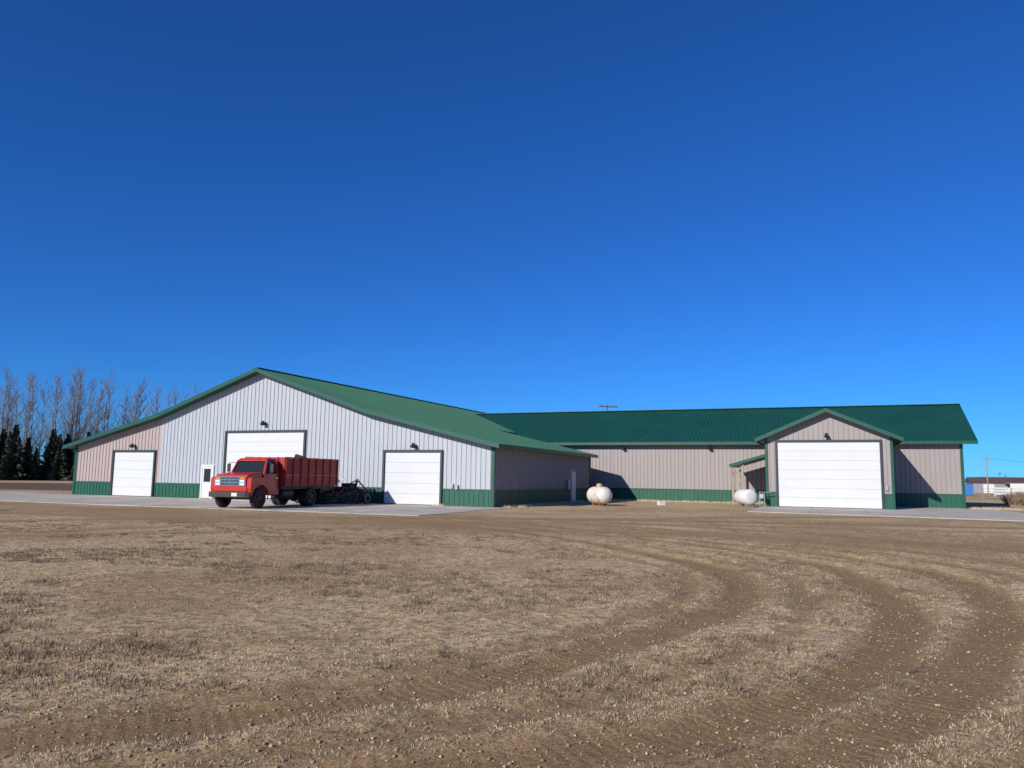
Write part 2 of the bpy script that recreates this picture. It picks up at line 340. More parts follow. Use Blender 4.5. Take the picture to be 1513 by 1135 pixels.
for sx in (1,-1):
    x0,x1=(.9,1.17) if sx>0 else (-1.17,-.9)
    MB().prism(fen,'x',x0,x1).build('fender',RED,tr,bevel=.035,seg=2)
MB().box((-.9,.9,.6),(.9,1.1,1.5)).build('firewall',BLACK,tr)
MB().hexa([(-1.04,1.17,.62),(1.04,1.17,.62),(1.04,2.33,.62),(-1.04,2.33,.62),(-1.0,1.16,1.68),(1.0,1.16,1.68),(1.0,2.33,1.68),(-1.0,2.33,1.68)]).build('cab_lower',RED,tr,bevel=.04)
zb,zt=1.66,2.27
bl=[(-.97,1.2),(.97,1.2),(.97,2.30),(-.97,2.30)]; tl=[(-.84,1.52),(.84,1.52),(.84,2.27),(-.84,2.27)]
ins=.035
MB().hexa([(x*.965,y+ins*(1 if y<2 else -1),zb) for x,y in bl]+[(x*.965,y+ins*(1 if y<2 else -1),zt) for x,y in tl]).build('cab_glass',GLASS,tr)
m=MB()
for (a,b) in zip(bl,tl): m.beam((a[0]*.985,a[1]+.02*(1 if a[1]<2 else -1),zb-.02),(b[0]*.985,b[1]+.02*(1 if b[1]<2 else -1),zt+.03),.085,.1)
for sx in (1,-1):
    m.beam((sx*.955,1.62,zb),(sx*.835,1.70,zt),.03,.03); m.beam((sx*.955,2.15,zb),(sx*.84,2.13,zt),.05,.22)
m.beam((-.85,2.29,1.8),(.85,2.29,1.8),.05,.3); m.build('pillars',RED,tr)
MB().hexa([(-.90,1.44,2.25),(.90,1.44,2.25),(.90,2.34,2.25),(-.90,2.34,2.25),(-.80,1.56,2.40),(.80,1.56,2.40),(.80,2.28,2.40),(-.80,2.28,2.40)]).build('cab_roof',RED,tr,bevel=.05,seg=3)
m=MB()
for x in (-.6,-.15,0,.15,.6): m.box((x-.025,1.54,2.385),(x+.025,1.60,2.42))
m.build('roof_marker_lamps',AMB,tr,bevel=.01)
m=MB()
m.box((1.035,1.42,.80),(1.046,1.435,1.66)).box((1.035,2.2,.80),(1.046,2.215,1.66)).box((1.035,1.42,.79),(1.046,2.215,.80)); m.build('door_seams',BLACK,tr)
MB().box((1.03,2.0,1.42),(1.075,2.16,1.46)).build('door_handle',CHROME,tr)
m=MB()
m.box((-.86,.0,1.07),(.86,.06,1.50)); m.build('grille_back',BLACK,tr)
m=MB()
for z in (1.07,1.21,1.35,1.48): m.box((-.88,-.035,z-.018),(.88,.02,z+.022))
for x in (-.88,-.52,-.26,0,.26,.52,.88): m.box((x-.015,-.03,1.07),(x+.015,.02,1.5))
for k in range(18):
    x=-.5+k*1.0/17; m.box((x-.008,-.015,1.08),(x+.008,.02,1.49))
m.build('grille',CHROME,tr)
m=MB()
for sx in (1,-1):
    for z in (1.14,1.28): m.box((sx*.7-.14,-.045,z-.055),(sx*.7+.14,-.0,z+.055))
m.build('headlamps',mat('lamp_glass',(.75,.76,.78),.1),tr,bevel=.015)
m=MB()
for sx in (1,-1): m.box((sx*.7-.14,-.045,1.37),(sx*.7+.14,-.0,1.45)); m.box((sx*1.16-.01,.15,1.2),(sx*1.16+.02,.3,1.28))
m.build('turn_signals',AMB,tr,bevel=.01)
MB().box((-.95,.0,.80),(.95,.08,1.04)).build('front_valance',RED,tr,bevel=.02)
MB().prism([(-1.17,.12),(-1.17,-.06),(-1.0,-.16),(1.0,-.16),(1.17,-.06),(1.17,.12)],'z',.53,.78).build('front_bumper',mat('bumper_black',(.05,.045,.04),.4),tr,bevel=.02)
MB().box((.25,-.18,.58),(.56,-.163,.74)).build('licence_plate',WHITE,tr)
m=MB()
for sx in (1,-1):
    m.box((sx*1.28-.09,1.36,1.72),(sx*1.28+.09,1.41,2.12)); m.tube((sx*1.0,1.4,1.62),(sx*1.28,1.38,1.7),.015,.015,6); m.tube((sx*.9,1.5,2.2),(sx*1.28,1.38,2.15),.015,.015,6); m.tube((sx*1.28,1.38,1.65),(sx*1.28,1.38,2.18),.014,.014,6)
m.build('mirrors',BLACK,tr)
MB().box((.92,1.5,.42),(1.1,2.2,.47)).box((.95,1.55,.42),(.98,1.6,.7)).box((.95,2.1,.42),(.98,2.15,.7)).build('cab_step',BLACK,tr)
MB().lathe([(0,0),(.24,0),(.27,.04),(.27,.86),(.24,.9),(0,.9)],(.83,2.6,.66),(0,1,0),20).build('fuel_tank',BLACK,tr,smooth=False)
MB().box((-1.0,2.6,.5),(-.6,3.4,.85)).build('battery_box',BLACK,tr)
bx=1.20; y0,y1=2.50,7.25; zb0,zt0=1.18,2.44
m=MB(); m.box((-bx,y0,1.06),(bx,y1,zb0))
nb=6; bh=(zt0-zb0)/nb
for k in range(nb):
    z0=zb0+k*bh+.0005; z1=zb0+(k+1)*bh-.0035
    m.box((bx-.05,y0,z0),(bx,y1,z1)); m.box((-bx,y0,z0),(-bx+.05,y1,z1)); m.box((-bx+.05,y1-.05,z0),(bx-.05,y1,z1))
    m.box((-bx+.05,y0,z0),(bx-.05,y0+.05,z1))
m.box((-bx,y0-.05,1.1),(bx,y0-.002,zt0+.04))
m.build('grain_box',BOXR,tr)
m=MB()
for k in range(8):
    y=y0+.05+k*(y1-y0-.1)/7
    for sx in (1,-1): m.box((sx*(bx+.03)-.028,y-.045,1.02),(sx*(bx+.03)+.028,y+.045,zt0+.02))
for sx in (1,-1):
    m.box((sx*bx-.045,y0,zt0),(sx*bx+.045,y1,zt0+.06)); m.box((sx*(bx+.02)-.02,y0,1.07),(sx*(bx+.02)+.02,y1,1.15))
for x in (-.8,-.3,.3,.8): m.box((x-.04,y0-.1,1.1),(x+.04,y0-.052,zt0+.05))
m.build('box_stakes',BOXR,tr,bevel=.006)
MB().box((-1.0,y0,.9),(-.85,y1,1.055)).box((.85,y0,.9),(1.0,y1,1.055)).box((-.5,y0,.885),(-.38,y1,1.055)).box((.38,y0,.885),(.5,y1,1.055)).build('box_sills',BLACK,tr)
MB().box((-.95,y1+.0,.62),(.95,y1+.06,.78)).box((.72,5.68,.25),(1.22,5.70,.9)).box((-1.22,5.68,.25),(-.72,5.7,.9)).build('mud_flaps',BLACK,tr)
MB().lathe([(.3,0),(.48,.02),(.5,.1),(.48,.2),(.3,.22)],(.55,4.9,2.37),(.3,.2,1),20).build('spare_tyre',RUB,tr,smooth=True)

# ============================================================ pallet pile, implement + tyres behind truck
pl=site('pallet_stack',22.95,-1.8)
def pallet(m,z,dx,dy,rot):
    cs,sn=math.cos(rot),math.sin(rot)
    def T(p): return (p[0]*cs-p[1]*sn+dx,p[0]*sn+p[1]*cs+dy,p[2])
    def bb(a,b):
        x0,y0,z0=a;x1,y1,z1=b
        m.hexa([T(p) for p in [(x0,y0,z0),(x1,y0,z0),(x1,y1,z0),(x0,y1,z0),(x0,y0,z1),(x1,y0,z1),(x1,y1,z1),(x0,y1,z1)]])
    for k in range(7): bb((-.6+k*.18,-.5,z+.11),(-.6+k*.18+.11,.5,z+.13))
    for y in (-.5,-.05,.42): bb((-.6,y,z+.02),(.6,y+.05,z+.11))
    for k in range(3): bb((-.6+k*.53,-.5,z),(-.6+k*.53+.12,.5,z+.02))
m=MB()
for k in range(10): pallet(m,.019+k*.145,random.uniform(-.1,.1),random.uniform(-.1,.1),random.uniform(-.15,.15))
m.build('pallets',WOOD,pl)
m=MB()
for k in range(7): pallet(m,.019+k*.14,.95+random.uniform(-.08,.08),.75,random.uniform(-.3,.3))
m.build('low_pallets',mat('grey_boards',(.20,.18,.155),.85,0,3,.3),pl)
m=MB()
for k in range(9):
    a=random.uniform(-.2,.2); y=random.uniform(-.4,.4)
    m.beam((-.75+a*.3,y,1.54+.03*k*.4),(.9+a,y+random.uniform(-.3,.3),1.38+.03*k*.4-random.uniform(0,.2)),.12,.035)
m.build('loose_boards',WHITE,pl)
im=site('farm_implement',24.2,-1.6)
m=MB()
m.box((-.5,-.06,.75),(1.3,.06,.87)).box((-.5,.8,.75),(1.3,.92,.87)).box((-.5,0,.76),(-.38,.86,.86)).box((1.18,0,.76),(1.3,.86,.86)).box((.4,0,.76),(.52,.86,.86))
for x in (-.4,.05,.5,.95,1.2):
    for y in (0,.86):
        m.beam((x,y,.8),(x+.25,y-.1,.45),.05,.06); m.beam((x+.25,y-.1,.45),(x+.05,y-.15,.05),.05,.05)
m.beam((.45,.4,.85),(.6,.4,1.45),.09,.09); m.beam((.6,.4,1.4),(-.4,.0,.85),.06,.06); m.beam((.6,.4,1.4),(1.2,.4,.85),.06,.06); m.beam((.0,-.1,.82),(.2,-1.3,.3),.08,.08); m.beam((.9,-.1,.82),(.2,-1.3,.3),.08,.08)
m.box((-.3,.1,.88),(.35,.75,1.2))
m.lathe([(.14,0),(.3,0),(.33,.04),(.33,.14),(.3,.18),(.14,.18)],(1.3,.2,.35),(1,0,0),18)
m.build('frame_and_shanks',mat('dark_implement_paint',(.05,.035,.03),.7,0,4,.4),im)
ty=site('tyre_stack',23.6,-2.9)
m=MB()
for k in range(3):
    m.lathe([(.26,0),(.42,.0),(.5,.05),(.5,.17),(.42,.22),(.26,.22)],(random.uniform(-.05,.05),random.uniform(-.05,.05),.02+k*.225),(0,0,1),22)
m.lathe([(.26,0),(.42,.0),(.5,.05),(.5,.17),(.42,.22),(.26,.22)],(-1.9,.1,.52),(.3,1,.15),22)
m.build('tyres',RUB,ty,smooth=True)

# ============================================================ propane tank
pt=empty('propane_tank',W(36.6,8.2),math.radians(30))
prof=[];Rr=.53;Lh=.50
for k in range(9):
    a=math.pi/2*k/8; prof.append((Rr*math.sin(a),-Lh-.48*math.cos(a)))
for k in range(9):
    a=math.pi/2*(1-k/8); prof.append((Rr*math.sin(a),Lh+.48*math.cos(a)))
MB().lathe(prof,(0,0,.64),(0,1,0),36).build('tank_shell',TANKW,pt,smooth=True)
MB().lathe([(0.2,0),(.2,.15),(.16,.22),(0,.25)],(0,0,1.13),(0,0,1),16).build('valve_dome',mat('dome_tan',(.45,.33,.17),.6,0,6,.3),pt,smooth=True)
MB().box((-.28,-.4,0),(.28,-.3,.22)).box((-.28,.3,0),(.28,.4,.22)).build('saddles',RUST,pt)
ft=site('fuel_tank',44.9,14.0,math.radians(38))
prof=[(0,-.7),(.3,-.68),(.46,-.63),(.5,-.57),(.5,.57),(.46,.63),(.3,.68),(0,.7)]
MB().lathe(prof,(0,0,.62),(0,1,0),28).build('tank_shell',WHITE,ft,smooth=True)
MB().box((-.35,-.5,0),(.35,-.42,.25)).box((-.35,.42,0),(.35,.5,.25)).tube((.1,-.3,1.1),(.1,-.3,1.35),.03,.03).build('stand',GREY,ft)
gm=site('gas_meter',45.9,13.9)
MB().box((-.1,-.1,.55),(.15,.1,.85)).tube((-.1,0,0),(-.1,0,1.0),.03,.03).tube((.2,0,0),(.2,0,.9),.03,.03).tube((-.1,0,.95),(.6,.3,.95),.03,.03).tube((-.4,0,.3),(.2,0,.3),.03,.03).build('meter_pipes',GREY,gm)
MB().box((-.22,-.15,0),(.22,.15,.22)).hexa([(-.24,-.17,.22),(.24,-.17,.22),(.24,.17,.22),(-.24,.17,.22),(-.2,-.13,.27),(.2,-.13,.27),(.2,.13,.27),(-.2,.13,.27)]).build('white_utility_box',WHITE,None,bevel=.01).location=(9.9,51,0)
bpy.data.objects['white_utility_box'].rotation_euler=(0,0,.3)

# ============================================================ TREES
def poplar(h,seed,dens=1.0):
    r=random.Random(seed); m=MB()
    pts=[];x=y=0
    n=9
    for i in range(n+1):
        pts.append(Vector((x,y,h*i/n))); x+=r.uniform(-.16,.16)*h/18;y+=r.uniform(-.16,.16)*h/18
    rad=lambda t:.16*(1-t)**.9+.012
    for i in range(n): m.tube(pts[i],pts[i+1],rad(i/n),rad((i+1)/n),5,False)
    def P(t):
        t*=n;i=min(int(t),n-1);return pts[i].lerp(pts[i+1],t-i)
    for k in range(int(44*dens)):
        t=r.uniform(.14,.97); b=P(t); az=r.uniform(0,6.283); L=(1-t)**.7*h*.27*r.uniform(.5,1.2)+.5
        el=math.radians(r.uniform(34,60)); d=Vector((math.cos(az)*math.cos(el),math.sin(az)*math.cos(el),math.sin(el)))
        p=b;rr=.04*(1-t)+.016;seg=5
        for s in range(seg):
            q=p+d*L/seg; m.tube(p,q,rr,rr*.72,3,False)
            for w in range(3):
                a2=r.uniform(0,6.283); dd=(d+Vector((math.cos(a2),math.sin(a2),r.uniform(.1,.8)))*.75).normalized()
                l2=L*.24*r.uniform(.4,1.1); o=p.lerp(q,r.random()); e=o+dd*l2
                m.tube(o,e,.013,.008,3,False)
                for z in range(2):
                    d3=(dd+Vector((r.uniform(-.7,.7),r.uniform(-.7,.7),r.uniform(0,.7)))).normalized(); o3=o.lerp(e,r.uniform(.2,.9)); m.tube(o3,o3+d3*l2*.55,.009,.006,3,False)
            p=q;rr*=.72; d=(d+Vector((r.uniform(-.12,.12),r.uniform(-.12,.12),.16))).normalized()
    me=bpy.data.meshes.new('poplar'); me.from_pydata(m.v,[],m.f); me.materials.append(BARK); return me
pops=[poplar(18,s) for s in (1,2,3,4,5)]
def put(me,name,loc,sc,rz):
    o=bpy.data.objects.new(name,me); S.collection.objects.link(o); o.location=loc; o.scale=sc if hasattr(sc,'__len__') else (sc,)*3; o.rotation_euler=(0,0,rz); return o
r=random.Random(3)
for i in range(26):
    t=i/25; X=-108+t*26+r.uniform(-1,1); Y=136+t*46+r.uniform(-4,4)
    s=(1.25+.02*t)*r.uniform(.72,1.12); put(pops[i%5],'poplar_tree',(X,Y,-.1),s,r.uniform(0,6.28))
for i in range(26):
    X=-140+i*2.3+r.uniform(-2,2); Y=178+i*1.2+r.uniform(-6,6); s=r.uniform(1.05,1.5); put(pops[(i*3)%5],'poplar_tree',(X,Y,-.1),s,r.uniform(0,6.28))
def spruce(h,seed):
    r=random.Random(seed); m=MB(); m.tube((0,0,0),(0,0,h*.98),.14,.02,6,False)
    z=h*.03; lob=[r.uniform(.75,1.2) for _ in range(8)]
    while z<h*.985:
        t=z/h; R=(1-t)**1.05*h*.30*r.uniform(.75,1.12)+.08; nb=int(9+9*(1-t))
        for k in range(nb):
            az=r.uniform(0,6.283); L=R*r.uniform(.55,1.1)*lob[int(az/6.2832*8)%8]; dz=-L*r.uniform(.05,.3)
            c,s=math.cos(az),math.sin(az); b=Vector((0,0,z+r.uniform(-.1,.1))); tip=Vector((c*L,s*L,b.z+dz+.15*L))
            for q in range(6):
                u=r.uniform(.25,1); o=b.lerp(tip,u); w=.08+.16*L*(1.15-u)
                pr=Vector((-s,c,0)); a=o+pr*w*r.uniform(.4,1)+Vector((c*.1,s*.1,-r.uniform(.05,.35))); bb=o-pr*w*r.uniform(.4,1)+Vector((c*.1,s*.1,-r.uniform(.05,.35))); t2=o+Vector((c,s,0))*.3*r.uniform(.5,1)+Vector((0,0,r.uniform(-.1,.2)))
                m.add([b.lerp(tip,u*.75),a,t2,bb],[(0,1,2),(0,2,3)])
        z+=h*.021
    me=bpy.data.meshes.new('spruce'); me.from_pydata(m.v,[],m.f); me.materials.append(SPR); return me
sps=[spruce(9,s) for s in (11,12,13,14)]
r=random.Random(8)
for i in range(56):
    t=i/55; X=-104+t*30+r.uniform(-.8,.8); Y=130+t*12+r.uniform(-5,5); s=r.choice([r.uniform(.5,.7),r.uniform(.75,1.0),r.uniform(.9,1.15)])*(1.02-.05*t)
    put(sps[r.randrange(4)],'spruce_tree',(X,Y,-.1),(s*1.0,s*1.0,s),r.uniform(0,6.28))

def belt(name,x0,y0,x1,y1,n,hh,material,seed):
    r=random.Random(seed); m=MB()
    for k in range(n):
        t=r.random(); X=x0+(x1-x0)*t+r.uniform(-3,3); Y=y0+(y1-y0)*t+r.uniform(-6,6); h=hh*r.uniform(.5,1.1); w=h*.35
        for q in range(26):
            a=r.uniform(0,6.28); zz=r.uniform(.05,1)*h; ww=w*(1-.5*abs(zz/h-.4))*r.uniform(.2,1); s=r.uniform(.3,.9)*hh/8
            p=Vector((X+math.cos(a)*ww,Y+math.sin(a)*ww,zz)); m.add([p+Vector((r.uniform(-s,s),r.uniform(-s,s),r.uniform(-s,s))) for _ in range(3)],[(0,1,2)])
    return m.build(name,material,None)
belt('distant_trees',-420,520,-60,640,330,9,mat('far_trees',(.07,.06,.055),.9),21)
belt('distant_trees',150,330,420,380,260,6,bpy.data.materials['far_trees'],22)

# ---------------- right background
fm=empty('low_farm_building',(112,172,0),math.radians(-15))
MB().box((-7,-3,0),(7,3,2.4)).build('walls',WHITE,fm); MB().prism([(-3.5,2.3),(3.5,2.3),(0,3.4)],'x',-7.4,7.4).build('roof',BRICKR,fm)
MB().box((-3,-3.03,1),(-2,-3.003,2)).box((1,-3.03,1),(2.2,-3.003,2)).box((3.6,-3.03,0),(4.5,-3.003,2)).build('windows',GLASS,fm)
fg=empty('grey_shed',(98,160,0),math.radians(-15))
MB().box((-3,-2,0),(3,2,2.2)).build('walls',GREY,fg); MB().prism([(-2.4,2.1),(2.4,2.1),(0,3.2)],'x',-3.3,3.3).build('roof',BRICKR,fg); MB().box((-1,-2.04,0),(1,-2.003,1.8)).build('door',WHITE,fg)
cw=empty('white_fence',(0,0,0))
m=MB(); A=Vector((70.5,113,0)); B=Vector((98,106,0)); nn=18
for k in range(nn+1):
    p=A.lerp(B,k/nn); m.box((p.x-.06,p.y-.06,0),(p.x+.06,p.y+.06,1.5))
    if k<nn:
        q=A.lerp(B,(k+1)/nn)
        for z in (.35,.75,1.15): m.beam(p+Vector((0,0,z)),q+Vector((0,0,z)),.04,.26)
m.build('boards',WHITE,cw)
bl=empty('blue_container',(67.9,115.5,0),math.radians(-20))
m=MB().box((-.8,-.6,.1),(.8,.6,1.7)).box((-.85,-.65,1.7),(.85,.65,1.78))
for k in range(5): m.box((-.7+k*.28,-.64,.2),(-.7+k*.28+.12,-.6,1.6))
m.build('body',BLUE,bl)
up_=empty('utility_pole',(82.5,134,0))
MB().tube((0,0,0),(0,0,6.6),.11,.07,8).box((-.9,-.06,6.0),(.9,.06,6.12)).tube((-.8,0,6.12),(-.8,0,6.3),.05,.03).tube((.8,0,6.12),(.8,0,6.3),.05,.03).build('pole',WOOD,up_)
m=MB()
for dx in (-.8,.8):
    a=Vector((82.5+dx,134,6.3)); b=Vector((140+dx,150,6.3)); p=a
    for k in range(1,13):
        t=k/12; q=a.lerp(b,t)+Vector((0,0,-1.2*4*t*(1-t))); m.tube(p,q,.012,.012,3,False); p=q
m.build('power_line',BLACK,None)
def bush(name,x,y,h,seed,n=160):
    r=random.Random(seed); m=MB()
    for k in range(n):
        a=r.uniform(0,6.28);e=r.uniform(.5,1.5);L=h*r.uniform(.5,1.1); d=Vector((math.cos(a)*math.cos(e),math.sin(a)*math.cos(e),math.sin(e)))
        o=Vector((r.uniform(-.3,.3)*h,r.uniform(-.3,.3)*h,0)); q=o+d*L*.6; m.tube(o,q,.014,.01,3,False)
        for z in range(3): m.tube(q,q+(d+Vector((r.uniform(-.8,.8),r.uniform(-.8,.8),r.uniform(-.1,.6)))).normalized()*L*.4,.01,.006,3,False)
    o=m.build(name,PLANTB,None); o.location=(x,y,0); return o
for k,(x,y,h) in enumerate([(43,67,1.0),(46,70,1.2),(48.5,73,.9),(42,64,.7),(50,76,1.0),(45,68,.8)]): bush('dry_shrub',x,y,h,50+k)
fe=empty('post_fence',(0,0,0)); m=MB()
for k in range(14): m.tube((56+k*3,92-k*.6,0),(56+k*3,92-k*.6,1.3),.07,.06,6)
m.build('posts',WOOD,fe); m=MB()
for z in (.5,.85,1.2): m.tube((56,92,z),(95,84.2,z),.015,.015,4)
m.build('wires',GREY,fe)

# ============================================================ GROUND
def grid(lo,hi,st,g_pos,g_neg,far):
    a=list(np.arange(lo,hi,st)); s=st;x=a[-1]
    while x<far: s*=g_pos; x+=s; a.append(x)
    s=st;x=a[0];b=[]
    while x>-far: s*=g_neg; x-=s; b.append(x)
    return np.array(b[::-1]+a)
gx=grid(-8,9,.07,1.035,1.035,5000); gy=grid(3.5,18,.06,1.025,1.2,5000)
XX,YY=np.meshgrid(gx,gy)
def vnoise(X,Y,sc,seed):
    rr=np.random.default_rng(seed); G=rr.random((256,256)); u=(X/sc)%256; v=(Y/sc)%256
    i=np.floor(u).astype(int);jj=np.floor(v).astype(int);fu=u-i;fv=v-jj;i%=256;jj%=256; fu=fu*fu*(3-2*fu);fv=fv*fv*(3-2*fv)
    i2=(i+1)%256;j2=(jj+1)%256
    return (G[jj,i]*(1-fu)+G[jj,i2]*fu)*(1-fv)+(G[j2,i]*(1-fu)+G[j2,i2]*fu)*fv
def fbm(X,Y,sc,seed,o=4):
    s=0;a=1;t=0
    for k in range(o): s=s+a*vnoise(X,Y,sc/2**k,seed+k); t+=a; a*=.55
    return s/t
tracks=[
 ([(-3.9,4.2),(-3.12,4.97),(-1.67,5.67),(-.28,6.59),(1.42,8.35),(2.77,10.15),(3.6,12.07),(3.91,14.77),(2.5,19.7),(.35,24.2),(-2.5,28.2),(-7,31)],.26,1.0),
 ([(-5.5,4.3),(-3.6,5.1),(-2.2,5.9),(-.8,6.9),(.8,8.6),(2.0,10.3),(2.8,12.2),(3.0,14.7),(1.6,19.2),(-.6,23.6),(-4,27.5)],.16,.6),
 ([(-4.2,3.5),(-2.2,4.6),(-.9,5.1),(.5,6.0),(2.2,7.6),(3.5,9.5),(4.4,11.8),(4.8,14.8),(3.5,20)],.14,.55),
 ([(-2.5,4.0),(-.56,4.56),(1.11,5.28),(2.87,6.77),(4.42,8.94),(5.54,11.56),(6.27,16.3),(4.5,21.1),(2.07,24.6),(-1,28.2),(-6,32)],.26,1.0),
 ([(0.6,4.2),(1.48,4.64),(2.94,5.8),(4.71,7.92),(6.54,10.5),(7.93,14.2),(7.2,18.6),(4.8,22.3),(1.1,27.9),(-3,33)],.28,.95),
 ([(2.4,4.2),(3.9,5.4),(6.1,7.8),(8.0,10.8),(9.2,14.5),(8.7,19),(6.5,23),(2.5,29.2)],.24,.8),
 ([(12.5,10),(10.8,16.2),(9.6,20.3),(7.2,24.1),(3.6,28.5),(0,33)],.4,.7),
 ([(16,12),(13.5,18),(11.5,23),(8,27),(3,31),(-3,34)],.45,.8),
 ([(60,16),(30,24),(18,27),(9,29),(3.6,29.5),(-3.8,28.7),(-9.9,25.3),(-13.7,21.1),(-25,15)],.4,.7),
 ([(-30,14),(-16,18.5),(-9,22.5),(-3,25.8),(2,26.5)],.35,.55),
 ([(60,24),(30,28.5),(14,31),(4,32),(-6,31),(-13,28.5),(-19,24.5),(-30,20)],.6,.8),
 ([(20,39),(10,35),(4,32.5),(-6,31)],.7,.7),
 ([(-4,28),(-10,27.5),(-17,30),(-30,33)],.6,.7),
]
def pdist(X,Y,pl):
    P=[np.array(p,float) for p in pl]; Q=[2*P[0]-P[1]]+P+[2*P[-1]-P[-2]]; out=[]
    for i in range(1,len(Q)-2):
        for t in np.linspace(0,1,7)[:-1]:
            out.append(.5*((2*Q[i])+(-Q[i-1]+Q[i+1])*t+(2*Q[i-1]-5*Q[i]+4*Q[i+1]-Q[i+2])*t*t+(-Q[i-1]+3*Q[i]-3*Q[i+1]+Q[i+2])*t**3))
    out.append(P[-1]); d=np.full(X.shape,1e9); S_=np.zeros(X.shape); acc=0
    for a,b in zip(out[:-1],out[1:]):
        ab=b-a;L=(ab**2).sum()+1e-9; t=np.clip(((X-a[0])*ab[0]+(Y-a[1])*ab[1])/L,0,1)
        dd=(X-a[0]-t*ab[0])**2+(Y-a[1]-t*ab[1])**2
        c_=dd<d; d=np.where(c_,dd,d); S_=np.where(c_,acc+t*L**.5,S_); acc+=L**.5
    return np.sqrt(d),S_
def dirtmask(X,Y,full=False):
    M=np.zeros(X.shape); A=np.zeros(X.shape); wob=(fbm(X,Y,1.1,90,3)-.5); gap=fbm(X,Y,3.0,95,3)
    for pl,w,st in tracks:
        d,s_=pdist(X,Y,pl); d=d+wob*.3
        m=np.clip(1-(d-w*.7)/(w*1.0),0,1)*np.clip(.55+gap*1.1,0,1)*st; A=np.where(m>M,s_,A); M=np.maximum(M,m)
    lx=(X-OX)*ex.x+(Y-OY)*ex.y; ly=(X-OX)*fy.x+(Y-OY)*fy.y
    band=np.clip(1-np.abs(ly+14.5+(fbm(X,Y,6,70,3)-.5)*6)/4.0,0,1)*(lx<60)*(lx>-60)
    M=np.clip(np.maximum(M,band*.75),0,1)
    return (M,A) if full else M
near=(np.abs(XX)<70)&(YY>2)&(YY<60)
M=np.zeros(XX.shape); ARC=np.zeros(XX.shape); M[near],ARC[near]=dirtmask(XX[near],YY[near],True); ARC=np.where(YY<15,ARC,0)
patch=fbm(XX,YY,4.0,40,4)
lx=(XX-OX)*ex.x+(YY-OY)*ex.y; ly=(XX-OX)*fy.x+(YY-OY)*fy.y
_e=(fbm(XX,YY,14,77,3)-.5)*10
Fd=((lx<-6)).astype(float)*np.clip((YY+_e-63)/5,0,1)*np.clip((112+_e-YY)/5,0,1)
def hnoise(X,Y): return (fbm(X,Y,.9,10,4)-.5)*.05+(fbm(X,Y,.22,20,2)-.5)*.028
hz=hnoise(XX,YY)
rut=np.zeros(XX.shape); rut[near]=-M[near]*.06
fall=np.clip(1-(YY-26)/10,0,1)*np.clip((YY-1)/3,0,1)
fall=np.where(YY<2,0,fall)
ZZ=(hz+rut)*fall-.004
inb=(YY>34); ZZ=np.where(inb,-.004+np.where(inb,(fbm(XX,YY,5,30,2)-.5)*.02*(YY<80),0),ZZ)
ny,nx=XX.shape
co=np.stack([XX,YY,ZZ],-1).reshape(-1,3).astype(np.float32)
idx=np.arange(ny*nx).reshape(ny,nx); fa=np.stack([idx[:-1,:-1],idx[:-1,1:],idx[1:,1:],idx[1:,:-1]],-1).reshape(-1,4)
me=bpy.data.meshes.new('ground'); me.vertices.add(len(co)); me.vertices.foreach_set('co',co.ravel())
me.loops.add(fa.size); me.loops.foreach_set('vertex_index',fa.ravel().astype(np.int32)); me.polygons.add(len(fa))
me.polygons.foreach_set('loop_start',np.arange(0,fa.size,4,dtype=np.int32)); me.polygons.foreach_set('loop_total',np.full(len(fa),4,dtype=np.int32))
me.update(); me.polygons.foreach_set('use_smooth',np.ones(len(fa),bool))
for nm,arr in (('dirt',M),('field',Fd),('patch',patch),('arc',ARC)):
    at=me.attributes.new(nm,'FLOAT','POINT'); at.data.foreach_set('value',arr.ravel().astype(np.float32))
gr=bpy.data.objects.new('ground',me); S.collection.objects.link(gr)
gm_=bpy.data.materials.new('dry_grass_and_dirt'); gm_.use_nodes=True; n=gm_.node_tree.nodes; l=gm_.node_tree.links; b=n['Principled BSDF']; b.inputs['Roughness'].default_value=.95; b.inputs['Specular IOR Level'].default_value=.1
geo=n.new('ShaderNodeNewGeometry')
def noise(sc,det=6,ro=.6):
    z=n.new('ShaderNodeTexNoise'); z.inputs['Scale'].default_value=sc; z.inputs['Detail'].default_value=det; z.inputs['Roughness'].default_value=ro; l.new(geo.outputs['Position'],z.inputs['Vector']); return z.outputs['Fac']
def ramp(src,stops):
    c=n.new('ShaderNodeValToRGB'); e=c.color_ramp.elements
    while len(e)<len(stops): e.new(.5)
    for k,(p,col) in enumerate(stops): e[k].position=p; e[k].color=(*col,1) if len(col)==3 else col
    l.new(src,c.inputs[0]); return c.outputs[0]
def mix(f,a,bb,mode='MIX'):
    mm=n.new('ShaderNodeMix'); mm.data_type='RGBA'; mm.blend_type=mode
    for s,v in ((0,f),(6,a),(7,bb)):
        if isinstance(v,(float,int)): mm.inputs[s].default_value=v
        elif isinstance(v,tuple): mm.inputs[s].default_value=(*v,1)
        else: l.new(v,mm.inputs[s])
    return mm.outputs[2]
def math_(op,a,bb=None,clamp=False):
    mm=n.new('ShaderNodeMath'); mm.operation=op; mm.use_clamp=clamp
    for s,v in ((0,a),(1,bb)):
        if v is None: continue
        if isinstance(v,(float,int)): mm.inputs[s].default_value=v
        else: l.new(v,mm.inputs[s])
    return mm.outputs[0]
def attr(nm):
    a=n.new('ShaderNodeAttribute'); a.attribute_name=nm; return a.outputs['Fac']
fineN=noise(42,6,.85); midN=noise(6,6,.7); bigN=noise(.5,5,.6); clN=noise(8,7,.8)
straw=ramp(fineN,[(.37,(.22,.14,.075)),(.45,(.54,.385,.225)),(.53,(.84,.64,.40)),(.63,(.97,.86,.62))])
dirt=ramp(fineN,[(.36,(.16,.10,.052)),(.5,(.34,.222,.122)),(.64,(.56,.395,.235))])
